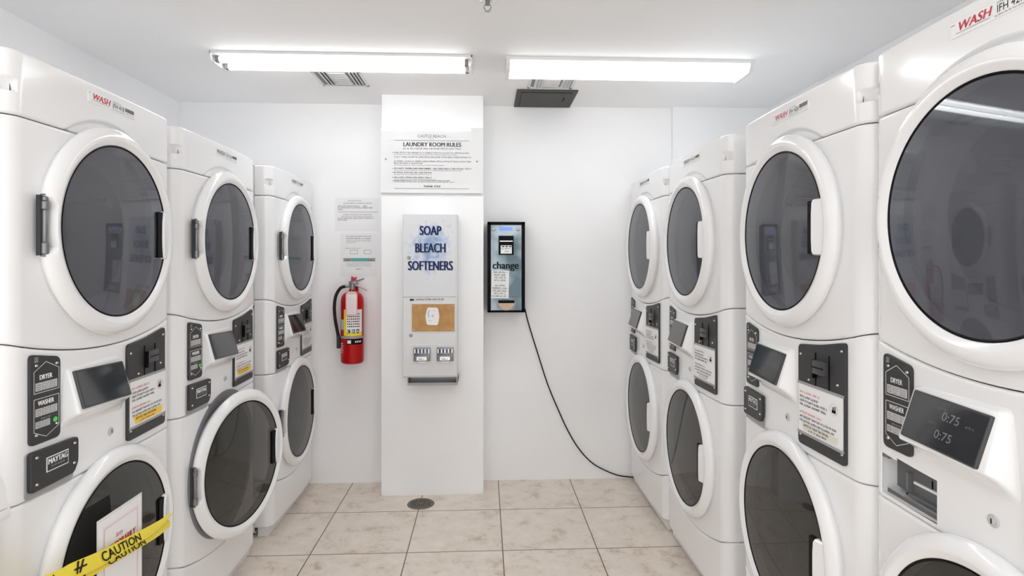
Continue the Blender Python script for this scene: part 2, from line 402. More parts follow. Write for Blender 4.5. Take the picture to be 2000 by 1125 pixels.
def label_panel(parent, dot):
    p = MB(); p.T = panelT(-.236, .002); x0, x1 = -.279, -.190; y = -.0045
    p.prism(rpoly([(x0, 1.012), (x1, 1.012), (x1, 1.226), (x0, 1.245)], .014), y, .004, 'dark', .0015)
    yt = y-.0006; c = (x0+x1)/2
    def stroke(a, b_, w_=.0013):
        A = Vector(a); B = Vector(b_); n_ = (B-A).normalized(); n_ = Vector((-n_.y, n_.x))*w_/2
        p.add([(q.x, yt, q.y) for q in (A-n_, B-n_, B+n_, A+n_)], [(0, 1, 2, 3)], 'paper')
    a, d = x0+.010, x1-.006
    for e, f in (((a, 1.143), (a, 1.198)), ((a, 1.198), (c, 1.220)), ((c, 1.220), (d, 1.198)), ((d, 1.198), (d, 1.143)), ((a, 1.143), (d, 1.143)),
                 ((a, 1.128), (d, 1.128)), ((a, 1.128), (a, 1.045)), ((d, 1.128), (d, 1.045)), ((a, 1.045), (c, 1.026)), ((c, 1.026), (d, 1.045))): stroke(e, f)
    p.text('DRYER', c, 1.176, .012, 'paper', yt, wid=.036, bold=.05)
    p.text('WASHER', c, 1.110, .012, 'paper', yt, wid=.046, bold=.05)
    def cells(z0, z1, n, xx1):
        wd = (x1-x0-.024)/3
        for i in range(n):
            xa = x0+.014+i*wd; p.quad(xa, xa+wd-.001, z0, z1, 'lightgrey', yt)
            for j in range(3): p.greek(xa+.003, xa+wd-.004, z0+.003+j*(z1-z0-.004)/3, .0028, 'ink', yt-.0004, i*7+j)
    cells(1.148, 1.169, 3, 0); cells(1.083, 1.103, 3, 0); cells(1.053, 1.070, 2, 0)
    p.greek(x0+.03, x1-.03, 1.074, .003, 'lightgrey', yt, 5)
    if dot: p.lathe([(.0001, yt-.0012), (.0062, yt-.0008), (.0068, yt)], dot, 20, c=(x1-.017, 0, 1.062))
    screws(p, [(x0+.017, 1.214), (x1-.012, 1.210), (x0+.017, 1.036), (x1-.012, 1.050)], y)
    p.quad(x0+.011, x0+.022, 1.222, 1.236, 'midgrey', yt); p.greek(x0+.011, x0+.022, 1.2225, .003, 'lightgrey', yt-.0003, 3)
    return p.build('instruction_panel', parent)

def coin_panel(parent, strip):
    c = MB(); c.T = panelT(.177, .002); x0, x1 = .068, .273; y = -.0055
    outline = rpoly([(x0, .905), (x1, .905), (x1, 1.248), (x0+.10, 1.226), (x0, 1.214)], .013)
    c.prism(outline, y, .004, 'dark', .0015)
    # recessed slot channel and slider
    c.box(.150, .153, y-.002, y, 1.098, 1.200, 'black'); c.box(.150, .212, y-.0008, y, 1.098, 1.102, 'midgrey')
    c.box(.209, .212, y-.002, y, 1.100, 1.200, 'black')
    screws(c, [(x0+.013, 1.185), (x1-.013, 1.222), (.120, 1.112), (.244, 1.124), (x0+.012, .935), (x1-.012, .935)], y)
    o = c.build('coin_plate', parent)
    s = MB(); s.T = c.T; s.rbox(.156, .208, y-.016, y, 1.140, 1.180, 'dark2', .003); s.box(.158, .206, y-.0168, y-.012, 1.1585, 1.162, 'black')
    s.box(.150, .156, y-.012, y, 1.125, 1.180, 'black'); s.build('coin_slot', o)
    n = MB(); n.T = c.T; n.box(x0+.006, x1-.006, y-.003, y-.0002, .945, 1.098, 'paper'); n.box(x0+.003, x1-.003, y-.0038, y-.0002, 1.093, 1.101, 'grey'); n.box(x0+.003, x1-.003, y-.0038, y-.0002, .940, .948, 'grey')
    yy = y-.0034; xa = x0+.014
    if strip: n.add([(xa+.018, yy, .952), (x1-.030, yy, .952), (x1-.022, yy, .975), (xa+.006, yy, .978)], [(0, 1, 2, 3)], strip)
    n.greek(xa, xa+.095, 1.066, .0075, strip and 'pink' or 'ink3', yy, 1)
    for i, wd in enumerate((.085, .125, .12)): n.greek(xa, xa+wd, 1.052-i*.012, .0068, 'ink', yy-.0003, 11+i)
    n.greek(xa, xa+.10, 1.004, .0066, strip and 'pink' or 'ink3', yy, 2)
    for i, wd in enumerate((.170, .155, .13)): n.greek(xa+(0, 0, .02)[i], xa+wd, .991-i*.0125, .0068, 'ink', yy-.0006, 21+i)
    n.greek(xa+.04, xa+.12, .955, .006, strip == 'yellowink' and 'redink' or 'ink2', yy-.0006, 31)
    cx, cz = x1-.040, 1.052
    ring = [(math.cos(t*PI/12), math.sin(t*PI/12)) for t in range(24)]
    n.add([(cx+q*r, yy, cz+w_*r) for r in (.015, .0165) for q, w_ in ring], [(i, (i+1) % 24, 24+(i+1) % 24, 24+i) for i in range(24)], 'pink' if strip == 'yellowink' else 'lightgrey')
    for dx in (-.006, -.001, .004): n.quad(cx+dx, cx+dx+.003, cz-.006, cz+.009+dx*.4, 'ink', yy)
    n.quad(cx-.008, cx+.008, cz-.010, cz-.001, 'ink', yy)
    n.build('price_notice', o)
    return o

def sticker(parent, txt, bold):
    s = MB(); y = -.0020; s.T = Matrix.Translation((0, 0, .007)) @ Matrix.Diagonal((KY, 1, 1, 1))
    s.box(-.090, .110, -.0016, .003, 1.936, 1.968, 'white' if not bold else 'paper')
    red = 'redink' if bold else 'ink3'; ink = 'ink' if bold else 'ink2'
    s.text('WASH', -.036, 1.947, .018, red, y, wid=.070, bold=.05, shear=.25)
    s.text(txt, .034, 1.946, .015, ink, y, wid=.050)
    for i in range(14): s.quad(.064+i*.0030, .0657+i*.0030, 1.950, 1.962, ink, y)
    s.quad(-.078, -.006, 1.943, 1.944, 'ink3', y); s.quad(-.090, -.081, 1.963, 1.964, 'ink2', y)
    s.greek(.004, .060, 1.9395, .003, 'ink3', y, 4); s.greek(.064, .104, 1.943, .003, 'ink3', y, 5); s.greek(.008, .05, 1.964, .003, 'ink3', y, 6)
    return s.build('serial_sticker', parent)

def make_machine(xy, rz, txt='IFH 418', bold=True, dot='green', strip='yellowink', open_deg=0, drawer=False, lod=0):
    root = empty('stacked_washer_dryer', (xy[0], xy[1]*KY, xy[2]), rz)
    c = MB()
    c.box(-W+.004, W-.004, FT+.003, .80, .02, ZT-.004, 'white'); c.box(-W+.006, W-.006, .070, FT+.003, .06, ZT-.02, 'seam')
    c.f = c.f; cab = c.build('cabinet', root)
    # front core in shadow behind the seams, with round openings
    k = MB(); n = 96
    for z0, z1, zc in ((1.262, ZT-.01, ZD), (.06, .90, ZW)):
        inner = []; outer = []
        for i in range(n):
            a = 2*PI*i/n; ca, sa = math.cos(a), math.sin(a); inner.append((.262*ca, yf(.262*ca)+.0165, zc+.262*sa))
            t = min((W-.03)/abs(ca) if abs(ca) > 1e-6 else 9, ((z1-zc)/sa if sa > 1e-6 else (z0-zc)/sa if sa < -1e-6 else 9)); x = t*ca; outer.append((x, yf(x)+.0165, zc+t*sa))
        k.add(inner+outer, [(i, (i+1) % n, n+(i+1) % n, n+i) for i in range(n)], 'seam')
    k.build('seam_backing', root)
    fascia('top_panel', lambda u: ZS1, lambda u: ZT, root, cups=True, door=ZD)
    fascia('dryer_front', z_s2, lambda u: ZS1, root, door=ZD)
    fascia('control_console', z_s3, z_s2, root, door=ZW, hole=(-.292*KY, -.130*KY, .892, .990) if drawer else None)
    fascia('washer_front', z_s4, z_s3, root, door=ZW)
    fascia('kick_panel', lambda u: .055, z_s4, root)
    t = MB(); t.box(-W+.02, W-.02, .035, .09, .0, .06, 'white2'); t.build('toe_strip', root)
    # drums
    for nm, zc, dm in (('dryer_drum', ZD, 'drumgrey'), ('washer_drum', ZW, 'drumdark')):
        d = MB(); d.openlathe([(.262, .004), (.258, .03), (.215, .06), (.205, .075), (.24, .10), (.24, .50), (.23, .52)], dm, 64, c=(0, 0, zc))
        d.lathe([(.23, .52), (.10, .53), (.0005, .53)], dm, 48, c=(0, 0, zc))
        for a in (.5, .5+2*PI/3, .5+4*PI/3): d.tube([(.225*math.cos(a), .12, zc+.225*math.sin(a)), (.225*math.cos(a), .5, zc+.225*math.sin(a))], .02, dm, 8)
        keep = [i for i, f in enumerate(d.f) if len(f) <= 8]; d.f = [d.f[i] for i in keep]; d.m = [d.m[i] for i in keep]
        # hidden inside the cabinet box, which is opened here
        d.build(nm, root, smooth=40)
    make_door(root, ZD, RG, RO, M['dryerglass'], 0, 0)
    dw = make_door(root, ZW, RG+.008, RO+.006, M['washerglass'], 0, 0)
    if open_deg:
        a = -math.radians(open_deg); hx = -(RO-.01)
        dw.matrix_local = Matrix.Translation((hx, 0, 0)) @ Matrix.Rotation(a, 4, 'Z') @ Matrix.Translation((-hx, 0, 0))
        g = MB(); g.openlathe([(.318, .004), (.316, -.005), (.308, -.008), (.300, -.006), (.270, -.010), (.256, .004), (.245, .03), (.235, .06)], 'midgrey', 96, c=(0, .004, ZW)); g.build('door_seal', root)
    # display housing: a wedge whose lower edge stands proud
    h = MB(); h.T = panelT(-.083, 0) @ Matrix.Translation((.010, 0, 0))
    A = rpoly([(-.205, .985), (.050, .985), (.045, 1.205), (-.190, 1.190)], .02, 4)
    def L4(x0, x1, za, zb, ya, yb): return [(x0, ya, za), (x1, ya, za), (x1, yb, zb), (x0, yb, zb)]
    xs0, xs1 = -.188, .022
    base = [(-.196, .006, 1.000), (.058, .006, .975), (.046, .006, 1.205), (-.194, .006, 1.192)]
    lip = [(xs0, -.046, 1.064), (xs1, -.046, 1.064), (xs1-.006, -.010, 1.184), (xs0+.004, -.010, 1.184)]
    low = [(xs0, -.050, 1.040), (xs1, -.050, 1.040), (xs1, -.050, 1.040), (xs0, -.050, 1.040)]
    N_ = 8; V = []
    # rings blended between base outline and lip with rounded edge
    def ringpts(q, r):
        out = []; k4 = 4
        P_ = [Vector(p) for p in q]
        for i in range(k4):
            p = P_[i]; a = (P_[i-1]-p); b2 = (P_[(i+1) % k4]-p); ra = min(r, a.length/2); rb = min(r, b2.length/2)
            A_ = p+a.normalized()*ra; B_ = p+b2.normalized()*rb
            for j in range(5): t = j/4; out.append(A_*(1-t)**2+p*2*t*(1-t)+B_*t*t)
        return out
    R0 = ringpts(base, .03); R1 = ringpts(lip, .008)
    rings = []
    for i in range(N_+1):
        t = i/N_; s_ = 1-(1-t)**2.0
        rings.append([a.lerp(b2, t)*1.0 if False else Vector((a.x+(b2.x-a.x)*(t**.6), a.y+(b2.y-a.y)*(t**1.7), a.z+(b2.z-a.z)*(t**.6))) for a, b2 in zip(R0, R1)])
    cen = sum(R1, Vector())/len(R1)
    nrm = (R1[5]-R1[0]).cross(R1[12]-R1[0]).normalized(); nrm = nrm if nrm.y < 0 else -nrm
    rings.append([cen+(p-cen)*.985+nrm*.002 for p in R1])
    V = [tuple(p) for r in rings for p in r]; m20 = len(R0)
    F = [(q*m20+i, q*m20+(i+1) % m20, (q+1)*m20+(i+1) % m20, (q+1)*m20+i) for q in range(len(rings)-1) for i in range(m20)]
    F.append(tuple(range((len(rings)-1)*m20, len(rings)*m20))); h.add(V, F, 'white')
    hs = h.build('display_housing', root, smooth=50)
    s = MB(); s.T = h.T
    sp = [cen+(p-cen) * 1.0+nrm*.003 for p in R1]
    # screen slab inset from housing edge
    ex = (R1[5]-R1[0]).normalized(); ez = nrm.cross(ex).normalized(); ez = ez if ez.z > 0 else -ez
    fr = Matrix.Translation(cen) @ Matrix((ex, -nrm, ez)).transposed().to_4x4()
    s.T = h.T @ fr
    s.prism(rrect(-.092, .092, -.055, .053, .004), -.009, -.001, 'dark2', .0015)
    s.prism(rrect(-.088, .088, -.051, .049, .003), -.0098, -.008, 'screen')
    yy = -.0101
    if drawer:
        s.text('0:75', .015, .010, .018, 'midgrey', yy, wid=.040); s.text('0:75', .010, -.030, .018, 'midgrey', yy, wid=.04)
        for xx, zz in ((-.02, .03), (-.03, -.005), (.05, .012)): s.greek(xx, xx+.018, zz, .004, 'midgrey', yy, 9)
    s.build('display_screen', hs, smooth=30)
    label_panel(root, dot); coin_panel(root, strip)
    l = MB(); l.T = panelT(.0, 0); l.lathe([(.0001, -.005), (.006, -.005), (.0065, -.003), (.0105, -.0035), (.0125, -.001), (.013, .004)], 'lightgrey', 24, c=(.0, 0, .962)); l.box(-.0012, .0012, -.0056, -.004, .957, .967, 'ink'); l.build('lock', root)
    if not drawer:
        p = MB(); p.T = panelT(-.212, .003) @ Matrix.Translation((.003, 0, 0)); y = -.011
        p.prism(rpoly([(-.292, .880), (-.150, .878), (-.140, .992), (-.292, .998)], .012), -.0005, .006, 'grey', 0)
        p.prism(rpoly([(-.288, .896), (-.156, .898), (-.142, .925), (-.142, .994), (-.288, .998)], .010), y, .0, 'dark', .002)
        screws(p, [(-.272, .982), (-.156, .980), (-.272, .914), (-.158, .926)], y)
        p.box(-.245, -.178, y-.0012, y, .934, .972, 'paper'); p.box(-.2430, -.1800, y-.0016, y, .9365, .9695, 'dark')
        p.text('MAYTAG', -.2115, .953, .014, 'paper', y-.002, wid=.058, bold=.06); p.greek(-.232, -.190, .944, .004, 'lightgrey', y-.002, 8)
        p.build('brand_plate', root)
    else:
        p = MB(); p.T = Matrix.Diagonal((KY, 1, 1, 1)); x0, x1, z0, z1 = -.294, -.128, .890, .992; dp = .09
        ya = yf(-.21)+.003
        p.add([(x0, ya, z0), (x1, ya, z0), (x1, ya, z1), (x0, ya, z1), (x0, dp, z0), (x1, dp, z0), (x1, dp, z1), (x0, dp, z1)], [(0, 1, 5, 4), (1, 2, 6, 5), (2, 3, 7, 6), (3, 0, 4, 7), (4, 5, 6, 7)], 'white')
        p.box(x0+.045, x1, .035, .09, z0+.012, z0+.018, 'midgrey'); p.box(x0+.045, x0+.050, .035, .09, z0+.012, z0+.066, 'midgrey')
        p.box(x0+.055, x1, .045, .09, z0+.042, z0+.048, 'white'); p.box(x0+.052, x1, .052, .09, z0+.018, z0+.042, 'black')
        p.box(x0+.10, x0+.104, .050, .09, z0+.048, z0+.068, 'white')
        p.box(x0, x0+.020, ya+.004, ya+.03, z1-.012, z1, 'midgrey')
        p.build('detergent_bay', root)
    sticker(root, txt, bold)
    return root
# the cabinet shell needs open fronts for the drums: rebuild as a shell
def open_cabinets():
    done = set()
    for o in bpy.data.objects:
        if o.name.startswith('cabinet') and o.data and o.data.name not in done:
            done.add(o.data.name)
            s = MB(); t = .006; a = W-.004
            for x0, x1, y0, y1, z0, z1 in ((-a, -a+t, FT+.003, .80, .02, ZT-.004), (a-t, a, FT+.003, .80, .02, ZT-.004), (-a, a, FT+.003, .80, ZT-.010, ZT-.004), (-a, a, .794, .80, .02, ZT-.004), (-a, a, FT+.003, .80, .02, .03), (-a, a, .085, .80, 1.235, 1.250)):
                s.box(x0, x1, y0, y1, z0, z1, 'white')
            s.box(-a+.004, -a+t, .075, FT+.003, .06, ZT-.02, 'seam'); s.box(a-t, a-.004, .075, FT+.003, .06, ZT-.02, 'seam')
            s.box(-a+.01, a-.01, .050, .058, .905, 1.22, 'seam')
            me = s.build('tmp'); nm = o.data.name; old = o.data; o.data = me.data; bpy.data.objects.remove(me); old.name = 'old'; o.data.name = nm
G = 'stacked coin laundry machines'
RL, RR = PI/2, -PI/2
LX = [(-1.142, 1.613), (-1.158, 2.338), (-1.13, 3.13)]
m1 = make_machine((LX[0][0], LX[0][1], -.004), RL+math.radians(.6), 'IFH 418', True, 'green', 'yellowink')
tag(m1, 'white stacked washer dryer whose lower door is crossed by yellow caution tape', 'laundry machine', G)
m2 = make_machine((LX[1][0], LX[1][1], -.004), RL, 'IFH 424', False, 'green', 'yellowink', open_deg=12)
tag(m2, 'white stacked washer dryer with lower washer door ajar, between taped machine and extinguisher end', 'laundry machine', G)
m3 = make_machine((LX[2][0], LX[2][1], -.004), RL, 'IFH 423', False, 'midgrey', None)
tag(m3, 'white stacked washer dryer at the far end of the left row, nearest the fire extinguisher', 'laundry machine', G)
r4 = make_machine((.996, .963, .004), RR-math.radians(0), 'IFH 427', True, 'lightgrey', 'cream', drawer=True)
tag(r4, 'closest and largest white stacked washer dryer at the right, its detergent bay open', 'laundry machine', G)
r3 = make_machine((.997, 1.643, .004), RR-math.radians(.8), 'IFH 426', True, 'lightgrey', 'cream')
tag(r3, 'white stacked washer dryer with red-lettered IFH 426 sticker, second from camera in the right row', 'laundry machine', G)
r2 = make_machine((.985, 2.415, .004), RR, 'IFH 425', False, 'midgrey', None)
tag(r2, 'white stacked washer dryer third from camera in right row, against the farthest one', 'laundry machine', G)
r1 = copy_tree(r2); r1.location = (.975, 3.097*KY, .004)
tag(r1, 'farthest white stacked washer dryer of the right row, beside the black cord', 'laundry machine', G)
open_cabinets()

# ------------------------------------------------------------------ lower washer at the left edge of the frame
t = empty('top_load_washer', (-1.10, .935*KY+.010, 0), RL); tag(t, 'white washer with raised rounded lid at the bottom left edge of the picture', 'washing machine')
b = MB(); b.rbox(-.32, .318, .012, .74, .02, .885, 'white', .012); b.box(-.30, .30, .05, .7, 0, .03, 'seam'); b.rbox(-.285, .285, .004, .02, .06, .85, 'white2', .006); b.build('body', t)
b = MB(); b.rbox(-.33, .325, -.012, .76, .885, .912, 'white', .008); b.build('worktop', t)
b = MB(); n = 20; o_ = []; i_ = []
for i in range(n+1):
    a = PI*i/n; o_.append((.318*math.cos(a), .912+.178*math.sin(a)**.75)); i_.append((.275*math.cos(a), .912+.140*math.sin(a)**.75))
V = [(x, y, z) for y in (-.008, .014) for x, z in o_+i_]; k = n+1
F = []
for i in range(n):
    F += [(i, i+1, k+i+1, k+i), (2*k+i, 3*k+i, 3*k+i+1, 2*k+i+1), (i, 2*k+i, 2*k+i+1, i+1), (k+i, k+i+1, 3*k+i+1, 3*k+i)]
b.add(V, F, 'white'); b.add([(x, .006, z) for x, z in i_], [tuple(range(k))], 'lightgrey'); b.build('raised_lid', t)

# ------------------------------------------------------------------ ceiling lights
def tubes(root, ys, x0, x1, z):
    for y in ys:
        q = MB(); q.lathe([(.0158, x0), (.0158, x1)], 'tube', 20, axis='x', c=(0, y, z)); q.build('fluorescent_tube', root)
L1 = empty('ceiling_light', (-.715, 2.715*KY, CEIL), .0); tag(L1, 'uncovered white ceiling light with two bare fluorescent tubes, at left', 'ceiling light', 'fluorescent ceiling lights')
b = MB(); b.box(-.665, .655, -.085, .085, -.012, 0, 'white2')
b.add([(x, y, z) for x in (-.655, .645) for y, z in ((-.022, -.012), (.022, -.012), (.012, -.026), (-.012, -.026))], [(0, 3, 2, 1), (4, 5, 6, 7), (0, 4, 7, 3), (3, 7, 6, 2), (2, 6, 5, 1)], 'white2'); b.build('housing', L1)
for x in (-.664, .650):
    b = MB(); b.T = Matrix.Translation((x, 0, 0)) @ Matrix.Rotation(PI/2, 4, 'Z'); b.prism([(-.085, 0), (-.085, -.016), (-.070, -.044), (.070, -.044), (.085, -.016), (.085, 0)], -.003, .003, 'white2'); b.build('end_plate', L1)
for x in (-.640, .622):
    for y in (-.048, .048): b = MB(); b.box(x-.010, x+.010, y-.012, y+.012, -.044, -.012, 'midgrey'); b.build('lamp_holder', L1)
tubes(L1, (-.048, .048), -.63, .612, -.030)
L2 = empty('ceiling_light', (.765, 2.735*KY, CEIL), 0); tag(L2, 'ceiling light with glowing white wraparound cover, right of the sprinkler', 'ceiling light', 'fluorescent ceiling lights')
b = MB(); b.box(-.655, .655, -.100, .100, -.018, 0, 'white2'); b.build('housing', L2)
b = MB(); pr = [(-.095, -.018), (-.092, -.036), (-.075, -.054), (-.03, -.060), (.03, -.060), (.075, -.054), (.092, -.036), (.095, -.018)]
b.add([(x, y, z) for x in (-.632, .632) for y, z in pr], [(i, i+1, 9+i, 8+i) for i in range(7)]+[tuple(range(8)), tuple(range(8, 16))[::-1]], 'diffuser'); b.build('diffuser', L2)
for x in (-.641, .641):
    b = MB(); b.T = Matrix.Translation((x, 0, 0)) @ Matrix.Rotation(PI/2, 4, 'Z'); b.prism([(-.100, 0), (-.098, -.036), (-.077, -.061), (.077, -.061), (.098, -.036), (.100, 0)], -.009, .009, 'white2'); b.build('end_cap', L2)
for L in (L1, L2): L.scale = (1, KY, 1)
for L in (L1, L2): area('lamp_light', (0, 0, -.085), 1.2, .2, AREA_W, parent=L)
# fill lights added behind the camera to even out the brightness
# added area light with no fitting, aimed up to bounce off the ceiling
area('bounce_fill', (0, -.35, 2.05), 2.8, .9, BACK_W, rot=(PI, 0, 0))
# added broad fill light at the unseen front wall, aimed into the room
area('rear_fill', (.0, YF+.03, 1.22), 3.4, 2.36, REAR_FILL_W, rot=(PI/2, 0, 0))

# ------------------------------------------------------------------ vents, hatch, sprinkler, drain
def vent(loc, hx, hy, label):
    v = empty('ceiling_vent', loc); tag(v, label, 'air vent', 'ceiling air vents')
    b = MB()
    b.box(-hx, hx, -hy, -hy+.016, -.008, 0, 'vent'); b.box(-hx, hx, hy-.016, hy, -.008, 0, 'vent'); b.box(-hx, -hx+.016, -hy, hy, -.008, 0, 'vent'); b.box(hx-.016, hx, -hy, hy, -.008, 0, 'vent'); b.build('frame', v)
    b = MB(); b.box(-hx+.01, hx-.01, -hy+.01, hy-.01, -.002, -.001, 'midgrey'); b.build('duct_opening', v)
    def slat(x0, x1, y0, y1, tilt):
        s = MB()
        if x1-x0 > y1-y0: s.add([(x0, y0, -.003), (x1, y0, -.003), (x1, y1, -.012), (x0, y1, -.012), (x0, y0+.002, -.003), (x1, y0+.002, -.003), (x1, y1+.001, -.010), (x0, y1+.001, -.010)], [(0, 1, 2, 3), (4, 7, 6, 5), (0, 4, 5, 1), (2, 6, 7, 3), (0, 3, 7, 4), (1, 5, 6, 2)], 'vent')
        else: s.add([(x0, y0, -.003), (x0, y1, -.003), (x1, y1, -.012), (x1, y0, -.012), (x0+.002, y0, -.003), (x0+.002, y1, -.003), (x1+.001, y1, -.010), (x1+.001, y0, -.010)], [(0, 1, 2, 3), (4, 7, 6, 5), (0, 4, 5, 1), (2, 6, 7, 3), (0, 3, 7, 4), (1, 5, 6, 2)], 'vent')
        s.build('slat', v)
    cx = hx*.36; n = 6
    for i in range(n): y = -hy+.02+(2*hy-.04)*i/n; slat(-cx, cx, y, y+.017, 0)
    for sgn in (-1, 1):
        for i in range(3): x = sgn*(cx+.012+(hx-cx-.03)*i/3); slat(min(x, x+.014), min(x, x+.014)+.014, -hy+.016, hy-.016, 0)
vent((-.826, 2.985*KY, CEIL), .138, .138, 'white louvered ceiling vent behind the bare-tube light')
vent((.395, 2.975*KY, CEIL), .136, .138, 'white louvered ceiling vent above the dark access hatch')
hh = empty('access_hatch', (.389, 3.297*KY, CEIL)); tag(hh, 'dark grey square access hatch in the ceiling above the change machine', 'ceiling hatch')
b = MB(); b.box(-.189, .189, -.189, .189, -.010, 0, 'hatch'); b.build('frame', hh)
b = MB(); b.box(-.158, .158, -.158, .158, -.0115, -.009, 'black'); b.box(-.155, .155, -.155, .155, -.014, -.011, 'hatch'); b.build('hatch_door', hh)
b = MB(); b.box(.115, .123, -.055, .015, -.018, -.013, 'black'); b.build('latch', hh)
s = empty('fire_sprinkler', (.013, 2.06*KY, CEIL)); tag(s, 'small chrome fire sprinkler head on the ceiling between the two lights', 'fire sprinkler')
b = MB(); b.lathe([(.0001, -.010), (.018, -.012), (.034, -.006), (.036, 0)], 'steel', 24, axis='z'); b.build('escutcheon', s)
b = MB(); b.lathe([(.009, -.03), (.010, -.008)], 'hinge', 16, axis='z')
for q in (-1, 1): b.tube([(q*.009, 0, -.028), (q*.015, 0, -.040), (q*.004, 0, -.056)], .002, 'hinge', 8)
b.build('frame', s)
b = MB(); b.lathe([(.0001, -.060), (.004, -.060), (.014, -.056), (.015, -.054), (.0001, -.055)], 'steel', 20, axis='z'); b.build('deflector', s)
d = empty('floor_drain', (-.388, 3.152*KY, 0)); tag(d, 'round cast metal floor drain in the tiles before the pillar', 'floor drain')
b = MB(); b.lathe([(.066, .0005), (.066, .004), (.080, .004), (.083, .0005)], 'floorgrate', 40, axis='z'); b.lathe([(.066, .001), (.0001, .0012)], 'black', 32, axis='z'); b.build('rim', d)
b = MB()
for i in range(-5, 6):
    x = i*.0122; l = math.sqrt(max(0, .066**2-x*x)); b.box(x-.0026, x+.0026, -l, l, .0015, .0042, 'floorgrate'); b.box(-l, l, x-.0026, x+.0026, .0015, .0040, 'floorgrate')
b.lathe([(.0001, .0048), (.014, .0046), (.015, .002)], 'floorgrate', 16, axis='z'); b.build('grate', d)

# ------------------------------------------------------------------ rules sign on the pillar
r = empty('rules_sign', (-.329, PY-.004, 2.332)); r.rotation_euler = (-math.radians(1.2), 0, 0); SG = Matrix.Translation((0, 0, -2.332)); tag(r, 'clear acrylic laundry room rules sign on the upper pillar', 'sign')
b = MB(); b.T = SG; b.rbox(-.324, .322, -.008, 0, 1.915, 2.332, 'plexi', .002); b.build('acrylic_sheet', r, smooth=0)
b = MB(); b.T = SG; y = -.0092
b.text('CASTLE BEACH', -.004, 2.268, .018, 'ink3', y, wid=.178); b.greek(-.02, .01, 2.258, .004, 'ink3', y, 2)
b.quad(-.238, .232, 2.2475, 2.2495, 'ink2', y)
b.text('LAUNDRY ROOM RULES', .0, 2.211, .026, 'ink2', y, wid=.362, bold=.05)
b.greek(-.183, .185, 2.192, .010, 'ink3', y, 3)
rows = [(2.166, .009, .235, 'ink3'), (2.156, .005, .16, 'ink3'), (2.139, .009, .25, 'ink3'), (2.112, .009, .25, 'ink3'), (2.099, .009, -.06, 'ink3'), (2.088, .005, .08, 'ink3'),
        (2.056, .005, .19, 'ink3'), (2.030, .005, .0, 'ink3'), (1.999, .005, .02, 'ink3'), (1.982, .005, .14, 'ink3')]
for i, (z, hgt, x1, ink) in enumerate(rows): b.greek(-.240, x1, z, hgt, ink, y, 40+i)
b.text('DO NOT OVERLOAD MACHINES.', -.240, 2.066, .0095, 'ink2', y, 'l', wid=.235, bold=.05); b.greek(.005, .25, 2.066, .009, 'ink2', y, 71)
b.greek(-.240, .005, 2.040, .009, 'ink2', y, 72); b.greek(-.240, .0, 2.009, .009, 'ink2', y, 73); b.greek(-.240, .115, 1.990, .007, 'ink2', y, 74)
for z in (2.170, 2.070, 2.044, 2.013, 1.993): b.lathe([(.0001, y), (.0022, y+.0002)], 'ink2', 8, c=(-.248, 0, z))
b.text('THANK YOU!', -.002, 1.952, .012, 'ink', y, wid=.105, bold=.05); b.quad(-.238, .232, 1.9425, 1.9445, 'ink2', y); b.build('lettering', r, smooth=0)
for x, z in ((-.291, 2.129), (.283, 2.119)): b = MB(); b.T = SG; b.lathe([(.0001, -.013), (.005, -.012), (.0065, -.008)], 'grey', 14, c=(x, 0, z)); b.build('mounting_screw', r)

# ------------------------------------------------------------------ soap dispenser
mat('boxwhite', (.74, .74, .745), .4); e = empty('soap_dispenser', (-.328, 3.14*KY, 0)); tag(e, 'white metal soap, bleach and softener vending box hung on the pillar', 'vending dispenser')
dz = PY-.004-3.14*KY
b = MB(); b.rbox(-.168, .163, .004, dz, .775, 1.770, 'boxwhite', .004); b.build('case', e)
b = MB(); b.rbox(-.166, .156, -.004, .004, 1.268, 1.770, 'splash', .002); y = -.0052
for s_, x, z, wd in (('SOAP', .0, 1.645, .128), ('BLEACH', .0, 1.539, .180), ('SOFTENERS', .0, 1.431, .268)):
    b.text(s_, x+.0025, z-.003, .055, 'grey', y+.0006, wid=wd, bold=.05); b.text(s_, x, z, .055, 'navy', y, wid=wd, bold=.05)
b.build('upper_door', e, smooth=0)
b = MB(); b.rbox(-.166, .156, -.004, .004, .785, 1.264, 'boxwhite', .002); b.greek(-.090, .088, 1.248, .010, 'ink', -.0055, 6)
b.box(-.125, -.100, -.0055, -.004, 1.244, 1.256, 'ink2'); lo_d = b.build('lower_door', e, smooth=0)
for z in (1.507, 1.034): b = MB(); b.lathe([(.0001, -.012), (.008, -.0115), (.0105, -.009), (.011, -.003)], 'grey', 18, c=(-.130 if z > 1.2 else -.118, 0, z)); b.build('key_lock', e)
b = MB(); b.box(-.112, .146, -.008, -.003, 1.058, 1.224, 'cork'); screws(b, [(-.102, 1.214), (.136, 1.214), (-.102, 1.068), (.136, 1.068)], -.008)
cb = b.build('cork_panel', lo_d)
b = MB(); b.prism(rpoly([(-.022, 1.098), (.045, 1.095), (.055, 1.15), (.045, 1.202), (-.018, 1.204), (-.030, 1.15)], .012), -.0092, -.0078, 'paper'); b.tube([(-.005, -.0096, 1.188), (-.014, -.0096, 1.168), (-.008, -.0096, 1.145)], .002, 'teal', 6); b.quad(.008, .02, 1.145, 1.16, 'salmon', -.0094); b.greek(.01, .04, 1.18, .006, 'salmon', -.0094, 3); b.greek(-.01, .01, 1.12, .005, 'teal', -.0094, 3); b.build('torn_sticker', cb)
b = MB(); b.prism(rrect(-.150, .150, .862, .978, .003), -.007, -.0035, 'boxwhite', .001); b.build('slot_plate', lo_d)
